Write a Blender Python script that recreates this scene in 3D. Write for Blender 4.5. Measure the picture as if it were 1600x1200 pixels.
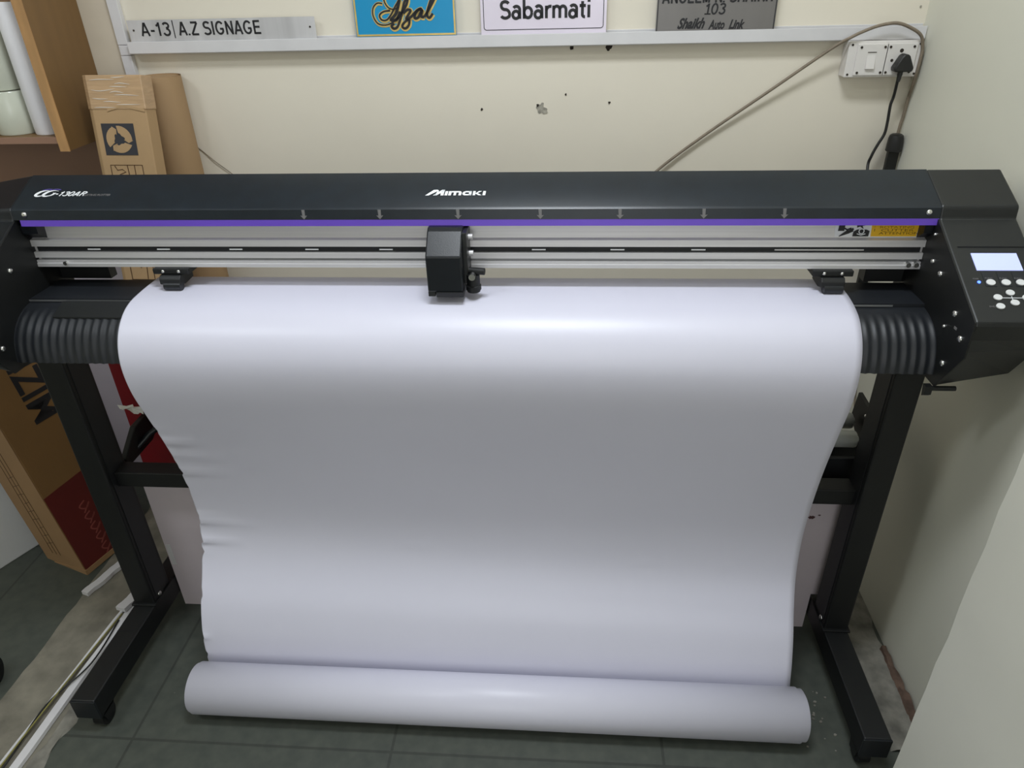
import bpy, bmesh, math, random
from mathutils import Vector, Matrix, noise
random.seed(7)
PI = math.pi
for o in list(bpy.data.objects): bpy.data.objects.remove(o)
SC = bpy.context.scene
COL = SC.collection

# ------------------------------------------------------------------ camera
cd = bpy.data.cameras.new('camera'); cam = bpy.data.objects.new('camera', cd); COL.objects.link(cam)
cd.sensor_width = 36.0; cd.lens = 25.25; cd.clip_start = 0.02
PITCH, YAW, ROLL = 0.531103, 0.0826627, -0.0275926
fw = Vector((-math.sin(YAW)*math.cos(PITCH), math.cos(YAW)*math.cos(PITCH), -math.sin(PITCH)))
r0 = Vector((math.cos(YAW), math.sin(YAW), 0)); u0 = r0.cross(fw)
rr = math.cos(ROLL)*r0 + math.sin(ROLL)*u0; uu = -math.sin(ROLL)*r0 + math.cos(ROLL)*u0
cam.matrix_world = Matrix(((rr.x, uu.x, -fw.x, 0), (rr.y, uu.y, -fw.y, 0), (rr.z, uu.z, -fw.z, 1.51), (0, 0, 0, 1)))
SC.camera = cam

# ------------------------------------------------------------------ world, lights, exposure
w = bpy.data.worlds.new('room_world'); SC.world = w; w.use_nodes = True
w.node_tree.nodes['Background'].inputs[0].default_value = (0.9, 0.95, 1.0, 1)
w.node_tree.nodes['Background'].inputs[1].default_value = 0.2
def area(name, loc, size, sy, power, color, rot=(0, 0, 0)):
    l = bpy.data.lights.new(name, 'AREA'); l.shape = 'RECTANGLE'; l.size = size; l.size_y = sy
    l.energy = power; l.color = color
    o = bpy.data.objects.new(name, l); o.location = loc; o.rotation_euler = rot; COL.objects.link(o)
    return o
area('ceiling_lamp', (-0.05, 0.86, 2.76), 0.62, 0.3, 24.5, (0.885, 0.94, 1.0))
area('ceiling_lamp', (-1.55, 0.1, 2.76), 0.6, 0.3, 13, (0.885, 0.94, 1.0))
area('front_fill', (0.05, -1.66, 1.55), 1.2, 1.7, 12.5, (0.94, 0.96, 1.0), (PI/2, 0, 0))  # added frontal fill for back wall and hanging sheet; front wall is closed
SC.view_settings.view_transform = 'Standard'; SC.view_settings.look = 'None'
SC.view_settings.gamma = 1.0; SC.view_settings.use_curve_mapping = False
SC.view_settings.exposure = 0.0

# ------------------------------------------------------------------ materials
def s2l(c): return tuple(((x/255)/12.92 if x/255 <= 0.04045 else ((x/255+0.055)/1.055)**2.4) for x in c)
def mat(name, col, rough=0.5, metal=0.0, var=0.0, scale=8.0, bump=0.0, bscale=60.0, stretch=None, emit=None, spec=0.5, trans=0.0, alpha=1.0):
    m = bpy.data.materials.new(name); m.use_nodes = True
    nt = m.node_tree; b = nt.nodes['Principled BSDF']
    b.inputs['Base Color'].default_value = (*col, 1); b.inputs['Roughness'].default_value = rough
    b.inputs['Metallic'].default_value = metal; b.inputs['Specular IOR Level'].default_value = spec
    b.inputs['Transmission Weight'].default_value = trans; b.inputs['Alpha'].default_value = alpha
    if emit:
        b.inputs['Emission Color'].default_value = (*emit[0], 1); b.inputs['Emission Strength'].default_value = emit[1]
    tc = nt.nodes.new('ShaderNodeTexCoord'); mp = nt.nodes.new('ShaderNodeMapping')
    nt.links.new(tc.outputs['Object'], mp.inputs['Vector'])
    if stretch: mp.inputs['Scale'].default_value = stretch
    if var > 0:
        n = nt.nodes.new('ShaderNodeTexNoise'); n.inputs['Scale'].default_value = scale; n.inputs['Detail'].default_value = 5
        nt.links.new(mp.outputs[0], n.inputs['Vector'])
        r = nt.nodes.new('ShaderNodeValToRGB')
        r.color_ramp.elements[0].position = 0.3; r.color_ramp.elements[1].position = 0.7
        r.color_ramp.elements[0].color = (*[max(0, c*(1-var)) for c in col], 1)
        r.color_ramp.elements[1].color = (*[min(1, c*(1+var)) for c in col], 1)
        nt.links.new(n.outputs['Fac'], r.inputs['Fac']); nt.links.new(r.outputs['Color'], b.inputs['Base Color'])
    if bump > 0:
        n2 = nt.nodes.new('ShaderNodeTexNoise'); n2.inputs['Scale'].default_value = bscale; n2.inputs['Detail'].default_value = 4
        nt.links.new(mp.outputs[0], n2.inputs['Vector'])
        bp = nt.nodes.new('ShaderNodeBump'); bp.inputs['Strength'].default_value = bump; bp.inputs['Distance'].default_value = 0.002
        nt.links.new(n2.outputs['Fac'], bp.inputs['Height']); nt.links.new(bp.outputs['Normal'], b.inputs['Normal'])
    return m
M = {}
M['wall'] = mat('cream_paint', (0.78, 0.725, 0.61), 0.55, var=0.035, scale=2.2, bump=0.12, bscale=35)
M['wall_side'] = mat('pale_cream_paint', (0.72, 0.71, 0.61), 0.55, var=0.03, scale=2.0, bump=0.12, bscale=35)
M['pilaster'] = mat('pale_painted_plaster', (0.82, 0.81, 0.70), 0.6, var=0.03, scale=3.0, bump=0.2, bscale=25)
M['tan_board'] = mat('tan_painted_board', (0.64, 0.57, 0.46), 0.6, var=0.06, scale=9)
M['ceiling'] = mat('ceiling_white', (0.75, 0.75, 0.72), 0.8, var=0.02)
M['trunking'] = mat('white_pvc', (0.68, 0.67, 0.68), 0.35, var=0.04, scale=14)
M['black'] = mat('black_plastic', (0.006, 0.008, 0.011), 0.34, var=0.15, scale=30, bump=0.05, bscale=500)
M['lid'] = mat('black_blue_plastic', (0.0075, 0.0125, 0.0185), 0.34, var=0.15, scale=30, bump=0.05, bscale=500)
M['black_matte'] = mat('black_powder_coat', (0.0035, 0.0042, 0.0045), 0.5, var=0.15, scale=25, bump=0.04, bscale=500)
M['panel'] = mat('charcoal_plastic', (0.014, 0.0155, 0.0155), 0.42, var=0.1, scale=25)
M['platen'] = mat('platen_plastic', (0.0115, 0.0135, 0.017), 0.47, var=0.12, scale=25, bump=0.04, bscale=400)
M['purple'] = mat('purple_stripe', s2l((104, 72, 190)), 0.4, var=0.05)
M['alu'] = mat('brushed_aluminium', (0.70, 0.69, 0.70), 0.42, 0.45, var=0.08, scale=6, stretch=(0.4, 40, 40))
M['alu_dark'] = mat('dull_aluminium', (0.33, 0.34, 0.35), 0.4, 0.8, var=0.08, scale=6, stretch=(0.4, 40, 40))
M['slot'] = mat('black_rubber_track', (0.008, 0.009, 0.011), 0.5, var=0.1)
M['steel'] = mat('screw_steel', (0.75, 0.75, 0.73), 0.25, 1.0, var=0.05)
M['white_print'] = mat('white_print', (0.85, 0.87, 0.9), 0.5, var=0.02)
M['violet_print'] = mat('violet_print', s2l((86, 74, 150)), 0.5, var=0.02)
M['grey_print'] = mat('grey_print', (0.17, 0.165, 0.165), 0.55, var=0.03)
M['paper'] = mat('white_vinyl', (0.675, 0.668, 0.77), 0.38, var=0.012, scale=3, bump=0.03, bscale=9)
M['liner'] = mat('vinyl_liner', (0.84, 0.84, 0.85), 0.5, var=0.01)
M['yellow'] = mat('yellow_label', s2l((240, 188, 26)), 0.5, var=0.04)
M['ink'] = mat('black_ink', (0.012, 0.012, 0.015), 0.5, var=0.05)
M['screen'] = mat('lit_lcd', (0.4, 0.45, 0.8), 0.3, emit=((0.46, 0.52, 0.95), 0.75), var=0.02)
M['key'] = mat('white_rubber_key', (0.78, 0.79, 0.79), 0.5, var=0.02)
M['led'] = mat('blue_led', (0.05, 0.1, 0.9), 0.3, emit=((0.05, 0.12, 1.0), 5.0), var=0.02)
M['card'] = mat('corrugated_cardboard', s2l((178, 147, 108)), 0.75, var=0.06, scale=7, bump=0.15, bscale=120)
M['card_dark'] = mat('brown_cardboard', s2l((122, 90, 50)), 0.75, var=0.07, scale=6, bump=0.15, bscale=120)
M['card_side'] = mat('pale_cardboard', s2l((150, 118, 82)), 0.75, var=0.07, scale=6, bump=0.15, bscale=120)
M['kraft'] = mat('kraft_tube', s2l((166, 136, 100)), 0.7, var=0.05, scale=7, stretch=(1, 1, 0.4))
M['tape'] = mat('clear_packing_tape', s2l((186, 154, 118)), 0.18, var=0.08, scale=22, stretch=(0.5, 1, 3), bump=0.7, bscale=45)
M['redpatch'] = mat('maroon_print', s2l((92, 24, 18)), 0.65, var=0.08)
M['redpatch_text'] = mat('faded_red_print', s2l((140, 70, 62)), 0.65, var=0.05)
M['charcoal_ink'] = mat('charcoal_print', s2l((50, 50, 56)), 0.7, var=0.08)
M['brown_ink'] = mat('brown_print', s2l((74, 46, 22)), 0.7, var=0.05)
M['cabinet'] = mat('brown_laminate', s2l((122, 92, 54)), 0.5, var=0.06, scale=5, stretch=(6, 6, 0.7))
M['cab_edge'] = mat('raw_wood_edge', s2l((182, 140, 92)), 0.6, var=0.14, scale=18, stretch=(3, 3, 0.5))
M['cab_low'] = mat('walnut_laminate', s2l((150, 116, 96)), 0.5, var=0.06, scale=5)
M['roll_white'] = mat('white_film', (0.78, 0.77, 0.80), 0.3, var=0.05, scale=9)
M['roll_green'] = mat('wrapped_film', (0.62, 0.64, 0.54), 0.2, var=0.07, scale=9, bump=0.4, bscale=30)
M['lilac'] = mat('lilac_white_board', (0.50, 0.46, 0.52), 0.5, var=0.04)
M['red'] = mat('red_acrylic', s2l((128, 4, 22)), 0.3, var=0.05)
M['pink'] = mat('pinkish_white_board', (0.66, 0.585, 0.62), 0.5, var=0.05, scale=4)
M['stain'] = mat('dark_stain', (0.07, 0.03, 0.03), 0.8, var=0.2)
M['white_box'] = mat('white_laminate', (0.72, 0.73, 0.74), 0.5, var=0.03)
M['cord'] = mat('grey_cord', s2l((128, 116, 100)), 0.6, var=0.15, scale=60)
M['black_cord'] = mat('black_cord', (0.012, 0.012, 0.012), 0.45, var=0.1)
M['socket'] = mat('white_plate', (0.74, 0.71, 0.68), 0.35, var=0.03)
M['hole'] = mat('hole_dark', (0.03, 0.022, 0.015), 0.9, var=0.2)
M['plaster'] = mat('bare_plaster', (0.33, 0.31, 0.26), 0.9, var=0.35, scale=120, bump=0.6, bscale=90)
M['sign_steel'] = mat('brushed_steel_sign', (0.66, 0.65, 0.67), 0.34, 0.35, var=0.26, scale=5, stretch=(2.2, 1, 0.1))
M['sign_blue'] = mat('blue_acrylic', s2l((26, 146, 196)), 0.3, var=0.03)
M['sign_gold'] = mat('gold_edge', s2l((226, 196, 120)), 0.3, 0.5, var=0.12, scale=30)
M['glass_edge'] = mat('clear_acrylic_edge', s2l((120, 160, 165)), 0.2, var=0.1)
M['sign_lilac'] = mat('pearl_white_sign', (0.72, 0.66, 0.76), 0.35, 0.25, var=0.06, scale=4)
M['sign_grey'] = mat('grey_steel_sign', (0.20, 0.19, 0.185), 0.4, 0.5, var=0.08, scale=5, stretch=(3, 1, 0.4))
M['roller'] = mat('grey_roller', (0.50, 0.52, 0.50), 0.35, 0.3, var=0.04)
M['cement'] = mat('rough_cement', (0.20, 0.185, 0.145), 0.9, var=0.3, scale=14, bump=0.7, bscale=50)
M['chalk'] = mat('chalky_mortar', (0.21, 0.20, 0.17), 0.9, var=0.4, scale=22, bump=0.7, bscale=60)
M['brownsoil'] = mat('brown_rubble', (0.11, 0.07, 0.05), 0.95, var=0.4, scale=40, bump=0.8, bscale=80)
M['clear'] = mat('crumpled_film', (0.8, 0.8, 0.76), 0.15, var=0.1)
M['yellow_wire'] = mat('yellow_wire', s2l((132, 126, 66)), 0.5, var=0.1)

def floor_mat():
    m = bpy.data.materials.new('stone_tile'); m.use_nodes = True
    nt = m.node_tree; b = nt.nodes['Principled BSDF']
    tc = nt.nodes.new('ShaderNodeTexCoord'); mp = nt.nodes.new('ShaderNodeMapping')
    mp.inputs['Location'].default_value = (0.37, 0.26, 0)
    nt.links.new(tc.outputs['Object'], mp.inputs['Vector'])
    br = nt.nodes.new('ShaderNodeTexBrick'); br.inputs['Scale'].default_value = 1.0
    br.inputs['Brick Width'].default_value = 0.6; br.inputs['Row Height'].default_value = 0.6; br.offset = 0.0
    br.inputs['Mortar Size'].default_value = 0.0035; br.inputs['Mortar Smooth'].default_value = 0.2
    br.inputs['Color1'].default_value = (0.062, 0.070, 0.060, 1); br.inputs['Color2'].default_value = (0.070, 0.078, 0.067, 1)
    br.inputs['Mortar'].default_value = (0.042, 0.046, 0.04, 1)
    nt.links.new(mp.outputs[0], br.inputs['Vector'])
    n = nt.nodes.new('ShaderNodeTexNoise'); n.inputs['Scale'].default_value = 30; n.inputs['Detail'].default_value = 8
    nt.links.new(mp.outputs[0], n.inputs['Vector'])
    r = nt.nodes.new('ShaderNodeValToRGB'); r.color_ramp.elements[0].position = 0.3; r.color_ramp.elements[1].position = 0.72
    r.color_ramp.elements[0].color = (0.82, 0.84, 0.82, 1); r.color_ramp.elements[1].color = (1.18, 1.16, 1.1, 1)
    nt.links.new(n.outputs['Fac'], r.inputs['Fac'])
    mx = nt.nodes.new('ShaderNodeMix'); mx.data_type = 'RGBA'; mx.blend_type = 'MULTIPLY'; mx.inputs[0].default_value = 1
    nt.links.new(br.outputs['Color'], mx.inputs[6]); nt.links.new(r.outputs['Color'], mx.inputs[7])
    nt.links.new(mx.outputs[2], b.inputs['Base Color'])
    b.inputs['Roughness'].default_value = 0.55
    bp = nt.nodes.new('ShaderNodeBump'); bp.inputs['Strength'].default_value = 0.2; bp.inputs['Distance'].default_value = 0.002
    nt.links.new(n.outputs['Fac'], bp.inputs['Height']); nt.links.new(bp.outputs['Normal'], b.inputs['Normal'])
    return m
M['floor'] = floor_mat()

# ------------------------------------------------------------------ mesh helpers
class MB:
    def __init__(s): s.bm = bmesh.new()
    def box(s, x0, x1, y0, y1, z0, z1, mtx=None):
        vs = [s.bm.verts.new(Vector(p) if mtx is None else mtx @ Vector(p)) for p in
              ((x0,y0,z0),(x1,y0,z0),(x1,y1,z0),(x0,y1,z0),(x0,y0,z1),(x1,y0,z1),(x1,y1,z1),(x0,y1,z1))]
        for f in ((3,2,1,0),(4,5,6,7),(0,1,5,4),(1,2,6,5),(2,3,7,6),(3,0,4,7)): s.bm.faces.new([vs[i] for i in f])
        return s
    def prism(s, prof, x0, x1, prof2=None):           # profile of (y,z), swept along X
        p2 = prof2 or prof
        a = [s.bm.verts.new((x0, p[0], p[1])) for p in prof]; b = [s.bm.verts.new((x1, p[0], p[1])) for p in p2]
        n = len(prof)
        for i in range(n): s.bm.faces.new((a[i], a[(i+1) % n], b[(i+1) % n], b[i]))
        s.bm.faces.new(a[::-1]); s.bm.faces.new(b)
        return s
    def poly(s, pts, mtx, th=0.0006):                   # flat outline given in a local frame, thickness along local z
        a = [s.bm.verts.new(mtx @ Vector((p[0], p[1], 0))) for p in pts]
        b = [s.bm.verts.new(mtx @ Vector((p[0], p[1], th))) for p in pts]
        n = len(pts)
        for i in range(n): s.bm.faces.new((a[i], a[(i+1) % n], b[(i+1) % n], b[i]))
        s.bm.faces.new(a[::-1]); s.bm.faces.new(b)
        return s
    def cyl(s, p0, p1, r, seg=20, r1=None, cap=True):
        p0 = Vector(p0); p1 = Vector(p1); r1 = r if r1 is None else r1
        q = (p1-p0).to_track_quat('Z', 'Y')
        a = []; b = []
        for i in range(seg):
            t = 2*PI*i/seg; d = q @ Vector((math.cos(t), math.sin(t), 0))
            a.append(s.bm.verts.new(p0+d*r)); b.append(s.bm.verts.new(p1+d*r1))
        for i in range(seg): s.bm.faces.new((a[i], a[(i+1) % seg], b[(i+1) % seg], b[i]))
        if cap: s.bm.faces.new(a[::-1]); s.bm.faces.new(b)
        return s
    def lathe(s, prof, p0, axis, seg=20):               # profile of (radius, height) along axis from p0
        q = Vector(axis).to_track_quat('Z', 'Y'); p0 = Vector(p0); rings = []
        for (r, h) in prof:
            rings.append([s.bm.verts.new(p0 + q @ Vector((r*math.cos(2*PI*i/seg), r*math.sin(2*PI*i/seg), h))) for i in range(seg)])
        for k in range(len(rings)-1):
            for i in range(seg): s.bm.faces.new((rings[k][i], rings[k][(i+1) % seg], rings[k+1][(i+1) % seg], rings[k+1][i]))
        s.bm.faces.new(rings[0][::-1]); s.bm.faces.new(rings[-1])
        return s
    def tube(s, pts, r, seg=8, flat=1.0):
        pts = [Vector(p) for p in pts]; rings = []
        prev = None
        for i, p in enumerate(pts):
            t = (pts[min(i+1, len(pts)-1)] - pts[max(i-1, 0)]).normalized()
            n = (t.orthogonal() if prev is None else (prev - t*prev.dot(t))).normalized(); prev = n
            b = t.cross(n)
            rings.append([s.bm.verts.new(p + n*r*math.cos(2*PI*k/seg) + b*r*flat*math.sin(2*PI*k/seg)) for k in range(seg)])
        for k in range(len(rings)-1):
            for i in range(seg): s.bm.faces.new((rings[k][i], rings[k][(i+1) % seg], rings[k+1][(i+1) % seg], rings[k+1][i]))
        s.bm.faces.new(rings[0][::-1]); s.bm.faces.new(rings[-1])
        return s
    def stroke(s, pts, wid, mtx, th=0.0006):            # a pen stroke of varying width lying in a local frame
        n = len(pts); ws = wid if isinstance(wid, (list, tuple)) else [wid]*n
        L = []; R = []
        for i, p in enumerate(pts):
            a = Vector(pts[max(i-1, 0)]); b = Vector(pts[min(i+1, n-1)]); d = (b-a)
            d = d.normalized() if d.length > 0 else Vector((1, 0)); nn = Vector((-d.y, d.x)); p = Vector(p)
            L.append(p+nn*ws[i]/2); R.append(p-nn*ws[i]/2)
        for i in range(n-1):
            q = [L[i], R[i], R[i+1], L[i+1]]
            a = [s.bm.verts.new(mtx @ Vector((v[0], v[1], 0))) for v in q]; b = [s.bm.verts.new(mtx @ Vector((v[0], v[1], th))) for v in q]
            for k in range(4): s.bm.faces.new((a[k], a[(k+1) % 4], b[(k+1) % 4], b[k]))
            s.bm.faces.new(a[::-1]); s.bm.faces.new(b)
        return s
    def build(s, name, material, parent=None, smooth=None, bevel=0.0, loc=None):
        bmesh.ops.recalc_face_normals(s.bm, faces=s.bm.faces)
        me = bpy.data.meshes.new(name)
        if loc is not None: bmesh.ops.translate(s.bm, verts=s.bm.verts, vec=-Vector(loc))
        s.bm.to_mesh(me); s.bm.free()
        o = bpy.data.objects.new(name, me); COL.objects.link(o)
        me.materials.append(M[material] if isinstance(material, str) else material)
        if smooth is not None:
            for p in me.polygons: p.use_smooth = True
            me.set_sharp_from_angle(angle=math.radians(smooth))
        if bevel:
            bv = o.modifiers.new('edge', 'BEVEL'); bv.width = bevel; bv.segments = 2; bv.limit_method = 'ANGLE'; bv.angle_limit = 0.6
        if loc is not None: o.location = loc
        if parent is not None:
            o.parent = parent
            base = parent
            off = Vector(parent.location)
            while base.parent: base = base.parent; off += Vector(base.location)
            if loc is None: o.location = -off
            else: o.location = Vector(loc) - off
        return o
def tag(o, label, cat, group=None, kind=None):
    o['label'] = label; o['category'] = cat
    if group: o['group'] = group
    if kind: o['kind'] = kind
    return o
def struct(o): o['kind'] = 'structure'; return o
def thing(name, label, cat, loc=(0, 0, 0), group=None):
    o = bpy.data.objects.new(name, None); COL.objects.link(o); o.location = loc; o.empty_display_size = 0.05
    return tag(o, label, cat, group)
def frame(origin, xd, yd):                              # local x along xd, y along yd, z outwards
    xd = Vector(xd).normalized(); yd = Vector(yd).normalized(); zd = xd.cross(yd)
    return Matrix(((xd.x, yd.x, zd.x, origin[0]), (xd.y, yd.y, zd.y, origin[1]), (xd.z, yd.z, zd.z, origin[2]), (0, 0, 0, 1)))
def lettering(mb, body, size, mtx, sx=1.0, shear=0.0, bold=0.0, align='LEFT', th=0.0006, width=None):
    c = bpy.data.curves.new('letters', 'FONT'); c.body = body; c.size = size; c.shear = shear; c.offset = bold
    c.align_x = align; c.extrude = th/2; c.resolution_u = 3
    o = bpy.data.objects.new('letters', c); COL.objects.link(o)
    dg = bpy.context.evaluated_depsgraph_get()
    me = bpy.data.meshes.new_from_object(o.evaluated_get(dg))
    bpy.data.objects.remove(o)
    if width:
        xs = [v.co.x for v in me.vertices]; sx = width/(max(xs)-min(xs))
    me.transform(mtx @ Matrix.Translation((0, 0, th/2)) @ Matrix.Diagonal((sx, 1, 1, 1)))
    mb.bm.from_mesh(me); bpy.data.meshes.remove(me)
def smooth_path(ctrl, n=6):                              # Catmull-Rom through the points
    out = []; dim = len(ctrl[0]); c = [ctrl[0]] + list(ctrl) + [ctrl[-1]]
    for i in range(1, len(c)-2):
        for k in range(n):
            t = k/n
            out.append(tuple(0.5*((2*c[i][d]) + (-c[i-1][d]+c[i+1][d])*t + (2*c[i-1][d]-5*c[i][d]+4*c[i+1][d]-c[i+2][d])*t*t
                       + (-c[i-1][d]+3*c[i][d]-3*c[i+1][d]+c[i+2][d])*t**3) for d in range(dim)))
    out.append(tuple(ctrl[-1])); return out

def arc(cx, cy, rx, ry, a0, a1, n=14): return [(cx+rx*math.cos(math.radians(a0+(a1-a0)*i/n)), cy+ry*math.sin(math.radians(a0+(a1-a0)*i/n))) for i in range(n+1)]
SCURVE = arc(.27, .755, .20, .19, 25, 190) + arc(.28, .72, .21, .20, 190, 270, 6)[1:] + arc(.28, .26, .22, .26, 90, -30, 10)[1:] + arc(.27, .235, .22, .18, -20, -160)[1:]
def bowl(x): return [arc(x+.20, .30, .19, .24, 0, 360, 24)]
GLYPH = {                                                # pen paths of a plain grotesque, cap height 1, (strokes, advance)
 'A': ([[(.05, 0), (.29, 1)], [(.31, 1), (.55, 0)], [(.14, .30), (.46, .30)]], .66), '-': ([[(.04, .38), (.30, .38)]], .38),
 '1': ([[(.27, 0), (.27, 1)], [(.27, .95), (.20, .82), (.08, .74)]], .50), '.': ([[(.08, 0), (.08, .13)]], .24),
 '3': ([arc(.26, .755, .19, .19, 160, -90), arc(.26, .28, .21, .24, 90, -165)], .56), '0': ([arc(.27, .5, .21, .45, 0, 360, 28)], .60),
 'Z': ([[(.05, .94), (.52, .94)], [(.50, .92), (.06, .08)], [(.04, .06), (.54, .06)]], .62), 'S': ([SCURVE], .60), 'I': ([[(.11, 0), (.11, 1)]], .28),
 'G': ([arc(.33, .5, .26, .44, 40, 320, 22), [(.54, .20), (.54, .45)], [(.34, .43), (.58, .43)]], .70), 'N': ([[(.11, 0), (.11, 1)], [(.11, .96), (.52, .04)], [(.52, 0), (.52, 1)]], .66),
 'E': ([[(.11, 0), (.11, 1)], [(.11, .94), (.52, .94)], [(.11, .52), (.49, .52)], [(.11, .06), (.54, .06)]], .60),
 'R': ([[(.11, 0), (.11, 1)], [(.11, .94), (.34, .94)] + arc(.34, .73, .18, .21, 90, -90, 10) + [(.11, .52)], [(.34, .52), (.54, 0)]], .64),
 'M': ([[(.11, 0), (.11, 1)], [(.11, .95), (.33, .05)], [(.33, .05), (.55, .95)], [(.55, 0), (.55, 1)]], .70),
 'H': ([[(.11, 0), (.11, 1)], [(.52, 0), (.52, 1)], [(.11, .52), (.52, .52)]], .66), 'K': ([[(.11, 0), (.11, 1)], [(.13, .38), (.53, 1)], [(.26, .56), (.56, 0)]], .64),
 'L': ([[(.11, 0), (.11, 1)], [(.11, .06), (.50, .06)]], .54), ' ': ([], .30), '|': ([[(.10, -.08), (.10, 1.12)]], .26),
 'a': ([arc(.23, .22, .17, .20, 0, 360, 20), [(.43, 0), (.43, .46)] + arc(.26, .50, .17, .18, 0, 150, 10)], .56),
 'b': ([[(.10, 0), (.10, 1.02)]] + [arc(.30, .33, .20, .28, 0, 360, 24)], .60), 'r': ([[(.10, 0), (.10, .68)], arc(.31, .40, .21, .24, 180, 75, 8)], .38),
 'm': ([[(.10, 0), (.10, .68)], arc(.26, .44, .16, .20, 180, 0, 10) + [(.42, 0)], arc(.58, .44, .16, .20, 180, 0, 10) + [(.74, 0)]], .86),
 't': ([[(.17, .88), (.17, .16)] + arc(.29, .17, .12, .13, 180, 280, 8), [(.02, .64), (.34, .64)]], .40), 'i': ([[(.10, 0), (.10, .68)], [(.10, .83), (.10, .98)]], .24)}
def grotesque(mb, body, x, y, height, width, mtx, weight=.14, shear=0.0, th=.0006):
    total = sum(GLYPH[c][1] for c in body); sx = width/total; cur = 0.0
    for ch in body:
        for st in GLYPH[ch][0]:
            mb.stroke([(x+(cur+p[0])*sx+shear*p[1]*height, y+p[1]*height) for p in st], weight*height, mtx, th)
        cur += GLYPH[ch][1]

# ------------------------------------------------------------------ the room
YW = 1.906; XR = 0.817; XLW = -2.35; YF = -1.7; ZC = 2.8
struct(MB().box(XLW-.1, XR+.15, YF-.1, YW+.1, -0.08, 0).build('floor', 'floor'))
struct(MB().box(XLW-.1, XR+.15, YF-.1, YW+.1, ZC, ZC+.08).build('ceiling', 'ceiling'))
# back wall as a plain box; shade inside drill holes painted as flat dark patches
bw = struct(MB().box(XLW-.1, XR+.15, YW, YW+.1, 0, ZC).build('wall_back', 'wall'))
struct(MB().box(XR, XR+.15, YF, YW, 0, ZC).build('wall_right', 'wall_side'))
struct(MB().box(XLW-.1, XLW, YF, YW, 0, ZC).build('wall_left', 'wall_side'))
struct(MB().box(XLW-.1, XR+.15, YF-.1, YF, 0, ZC).build('wall_front', 'wall_side'))
mb = MB()                                                # pilaster of the right wall, slightly uneven arris
zs = [i*0.07 for i in range(41)]
ed = [(0.665 + 0.0022*noise.noise((z*9, 2, 0)), 0.90 + 0.003*noise.noise((z*11, 7, 0))) for z in zs]
ring = []
for z, (xe, ye) in zip(zs, ed):
    ring.append([mb.bm.verts.new(p) for p in ((xe+.004, YF, z), (xe+.001, ye-.006, z), (xe+.006, ye, z), (XR, ye, z))])
for a, b in zip(ring, ring[1:]):
    for i in range(3): mb.bm.faces.new((a[i], a[i+1], b[i+1], b[i]))
struct(mb.build('trim_1', 'pilaster', smooth=40))
# tan board at the left end of the back wall
struct(MB().box(-1.29, -1.112, YW-.006, YW, 0.0, ZC).build('trim_2', 'tan_board'))
# small damage in the plaster (parts of the back wall)
def blob(name, x, z, r, material, seed, depth=0.0015, ax=1.0):
    pts = []
    for i in range(14):
        t = 2*PI*i/14; q = r*(0.75+0.5*noise.noise((math.cos(t)*1.3+seed, math.sin(t)*1.3, seed*3)))
        pts.append((q*math.cos(t)*ax, q*math.sin(t)))
    return MB().poly(pts, frame((x, YW+.0002, z), (1, 0, 0), (0, 0, 1)), depth).build(name, material, bw)
blob('chipped_patch', -0.066, 1.193, 0.0165, 'plaster', 3.1, ax=0.85)
blob('chipped_patch', -0.057, 1.186, 0.010, 'plaster', 5.1, 0.0018)
blob('drill_hole', -0.074, 1.199, 0.004, 'hole', 1.0, 0.0022)
for x, z, r in ((-0.215, 1.191, 0.0038), (-0.004, 1.223, 0.0032), (0.104, 1.203, 0.0035), (0.010, 1.3285, 0.0065), (0.097, 1.328, 0.0085)):
    blob('drill_hole', x, z, r, 'hole', x*9)
blob('drill_hole', 0.80, 1.40, 0.003, 'plaster', 4.2)

# rough strips in the floor, where partitions were taken out
def rough_strip(name, x0, x1, y0, y1, h, material, seed, n=40, k=7, amp=0.02):
    mb = MB(); g = []
    for i in range(n+1):
        y = y0+(y1-y0)*i/n; row = []
        for j in range(k+1):
            f = j/k; x = x0+(x1-x0)*f
            e = amp*noise.noise((y*14, seed, j*0.0+ (0 if j == 0 else 5 if j == k else 9)))
            if j in (0, k): x += e
            z = 0.0004 if j in (0, k) else h*(0.55+0.9*abs(noise.noise((x*30, y*24, seed))))
            row.append(mb.bm.verts.new((x, y, z)))
        g.append(row)
    for i in range(n):
        for j in range(k): mb.bm.faces.new((g[i][j], g[i][j+1], g[i+1][j+1], g[i+1][j]))
    return struct(mb.build(name, material, smooth=60))
rough_strip('trim_3', -1.345, -1.16, 0.45, 1.9, 0.002, 'cement', 1.3, amp=0.008)
rough_strip('trim_4', -1.165, -1.135, 0.45, 1.32, 0.004, 'chalk', 4.7, amp=0.022)
rough_strip('trim_5', 0.725, 0.8168, 1.0, 1.5, 0.012, 'chalk', 8.2, amp=0.02)
rough_strip('trim_6', 0.795, 0.8165, 1.05, 1.27, 0.024, 'brownsoil', 2.2, amp=0.012, n=24, k=4)

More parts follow.
